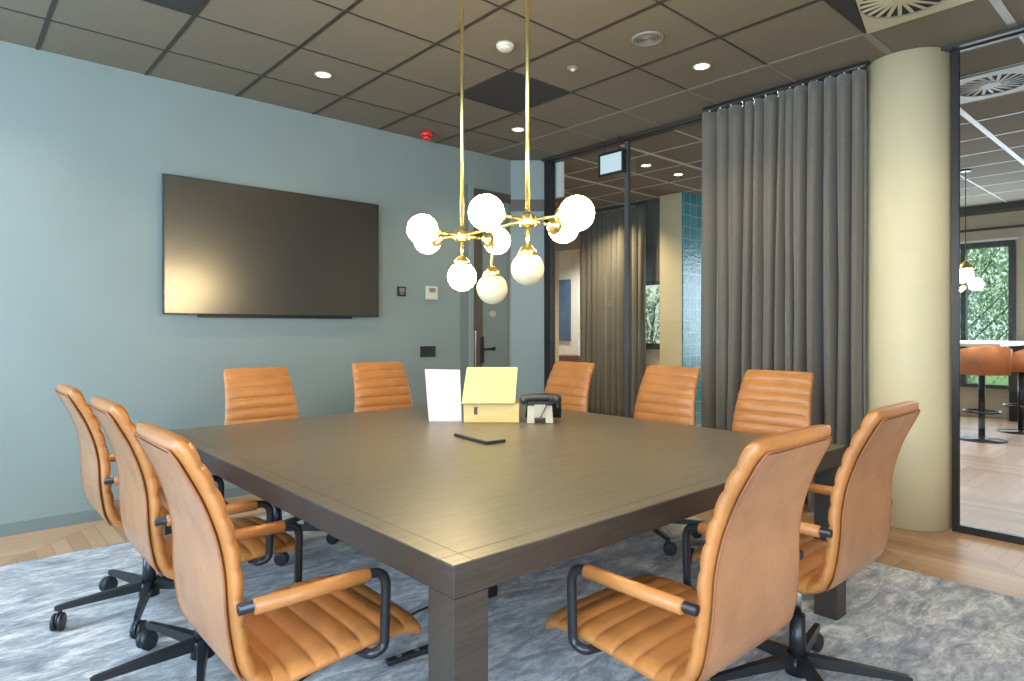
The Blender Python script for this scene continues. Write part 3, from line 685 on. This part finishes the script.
def make_chair():
    t = thing('conference_chair', '', 'chair', (0, 0, .016), group='tan leather conference chairs around the table')
    shell(0, SPLIT, .012, .031, .021, end1=False).build('seat', 'leather', t)
    bk = shell(SPLIT, TOT, TOT - PITCH * 11 - .012, .031, .021, end0=False).build('backrest', 'leather', t)
    def pw_(s, p): return (p.x - .020) * (1 - .06 * max(0, 1 - (TOT - .020 - s) / .03) ** 2)
    # smooth leather panel over the rear face, edged with piping
    pn_ = MB(); s0, s1 = SPLIT + .045, TOT - .020; n_ = 60; vs = []; K = 10
    for i in range(n_ + 1):
        s = s0 + (s1 - s0) * i / n_; p, t_, nn = frame(s)
        for k_ in range(K + 1):
            X = -1 + 2 * k_ / K; edge = 1 - abs(X) ** 8 * .6
            vs.append(Vector((X * pw_(s, p), p.y, p.z)) - nn * (.0205 + .004 * edge))
    fs = [(i * (K + 1) + k_, (i + 1) * (K + 1) + k_, (i + 1) * (K + 1) + k_ + 1, i * (K + 1) + k_ + 1) for i in range(n_) for k_ in range(K)]
    po = pn_.add(vs, fs, True).build('back_panel', 'leather_back', bk)
    path = []
    for i in range(40):
        p, t_, nn = frame(s0 + (s1 - s0) * i / 39); s_ = s0 + (s1 - s0) * i / 39; path.append(Vector((pw_(s_, p), p.y, p.z)) - nn * .0215)
    L_ = [Vector((-v_.x, v_.y, v_.z)) for v_ in path]
    top = [path[-1], path[-1] + (L_[-1] - path[-1]) * .02 + Vector((0, -.001, .004)), L_[-1] + (path[-1] - L_[-1]) * .02 + Vector((0, -.001, .004)), L_[-1]]
    MB().tube(path[:-1] + top + list(reversed(L_[:-1])), .0032, 6).build('piping', 'piping', bk)
    for sx in (-1, 1):
        x = sx * .258; z = .633
        pts = [(sx * .20, .10, .425), (x - sx * .004, .105, .430), (x, .140, .440), (x, .145, z), (x - sx * .006, -.212, z)]
        ar_ = MB().tube(round_path(pts, .045, 7), .0125, 12)
        a_ = ar_.build('armrest', 'black_metal', t)
        MB().tube([(x, .096, z), (x, .094, z), (x, -.180, z), (x, -.182, z)], [.013, .0175, .0175, .013], 16).build('arm_pad', 'leather', a_)
    MB().bevbox(-.10, .10, -.10, .10, .385, .418, .01).box(-.012, .012, -.12, .2, .400, .412).build('seat_mechanism', 'black_metal', t)
    MB().cyl((0, 0, .07), (0, 0, .255), .029, .025, 20).cyl((0, 0, .055), (0, 0, .115), .042, .038, 20).build('column', 'black_metal', t)
    MB().cyl((0, 0, .255), (0, 0, .39), .014).build('gas_lift', 'chrome', t)
    for k_ in range(5):
        A = R(90 + 72 * k_ + 18); m = Matrix.Rotation(A, 4, 'Z')
        sec = [(.03, .020, .122, .085), (.18, .015, .112, .082), (.335, .011, .098, .078), (.345, .008, .094, .082)]
        vs = []; 
        for x, w_, zt, zb in sec: vs += [m @ Vector(q) for q in ((x, -w_, zb), (x, w_, zb), (x, w_ * .8, zt), (x, -w_ * .8, zt))]
        fs = [(i * 4 + q, (i + 1) * 4 + q, (i + 1) * 4 + (q + 1) % 4, i * 4 + (q + 1) % 4) for i in range(3) for q in range(4)] + [(0, 1, 2, 3), (15, 14, 13, 12)]
        lg = MB().add(vs, fs).build('leg', 'black_metal', t)
        cs = MB(); c0 = m @ Vector((.325, 0, 0)); B = Matrix.Translation(c0) @ Matrix.Rotation(A + 1.1 + k_ * 1.7, 4, 'Z')
        cs.lathe([(.008, .04), (.008, .085)], 10, Matrix.Translation(c0))
        for q in (-1, 1): cs.lathe([(.024, -.008), (.034, -.005), (.035, .005), (.026, .009)], 22, B @ Matrix.Translation((.014, q * .013, .0355)) @ Matrix.Rotation(R(90), 4, 'X'))
        cs.lathe([(.031, -.004), (.031, .004)], 16, B @ Matrix.Translation((.009, 0, .043)) @ Matrix.Rotation(R(90), 4, 'X'))
        cs.build('caster', 'black_plastic', lg)
    return t
chair = make_chair()
SPOTS = [   # x, y, turn of the seat, direction of one base leg, label
    (0.69, 1.66, -90, 170, 'tan leather chair at the left table side, nearest the camera'),
    (0.715, 2.47, -90, 180, 'tan leather chair in the middle of the three at the left table side'),
    (0.70, 3.19, -90, 178, 'tan leather chair at the left table side, farthest from the camera'),
    (1.455, 0.965, 0, 200, 'tan leather chair seen from behind in the right foreground, its ribbed seat facing left'),
    (2.20, 0.985, 0, 300, 'tan leather chair seen from behind in front of the cream pillar'),
    (1.44, 3.61, 181, 250, 'tan leather chair across the table under the left half of the television'),
    (2.275, 3.67, 176, 280, 'tan leather chair across the table just left of the white tent card'),
    (3.06, 3.10, 88, 20, 'tan leather chair across the table right behind the black desk phone'),
    (3.13, 2.32, 90, 240, 'tan leather chair across the table before the teal tiles and cream column'),
    (3.20, 1.67, 91, 204, 'tan leather chair across the table in front of the charcoal curtain'),
]
for i, (x, y, a_, bl, lb) in enumerate(SPOTS):
    o = chair if i == 0 else copy_tree(chair)
    o.location = (x, y, .0165); o.rotation_euler.z = R(a_); o['label'] = lb
    for c_ in [q for q in bpy.data.objects if q.parent == o and q.name.split('.')[0] == 'leg']: c_.rotation_euler.z = R(bl - a_ - 108)

# ---------------------------------------------------------------- cables under the table
tag(MB().tube(smooth_path([(.93, 2.15, .024), (1.05, 2.2, .024), (1.2, 2.25, .024), (1.4, 2.3, .024), (1.6, 2.35, .024), (1.79, 2.33, .024)], 8), .0045, 8).build('cable', 'black_plastic'), 'thin black cable running over the rug under the table', 'cable')
ps = thing('power_strip', 'black power strip lying on the rug behind the near table leg', 'power strip', (1.395, 2.04, .0165), R(-5))
MB().box(-.17, .17, -.016, .016, 0, .020, b=.006).build('housing', 'black_plastic', ps)
for k_ in range(4): MB().lathe([(.010, .0205), (.010, .022)], 16, Matrix.Translation((-.12 + k_ * .075, 0, 0))).build('socket', 'grey_plastic', ps)
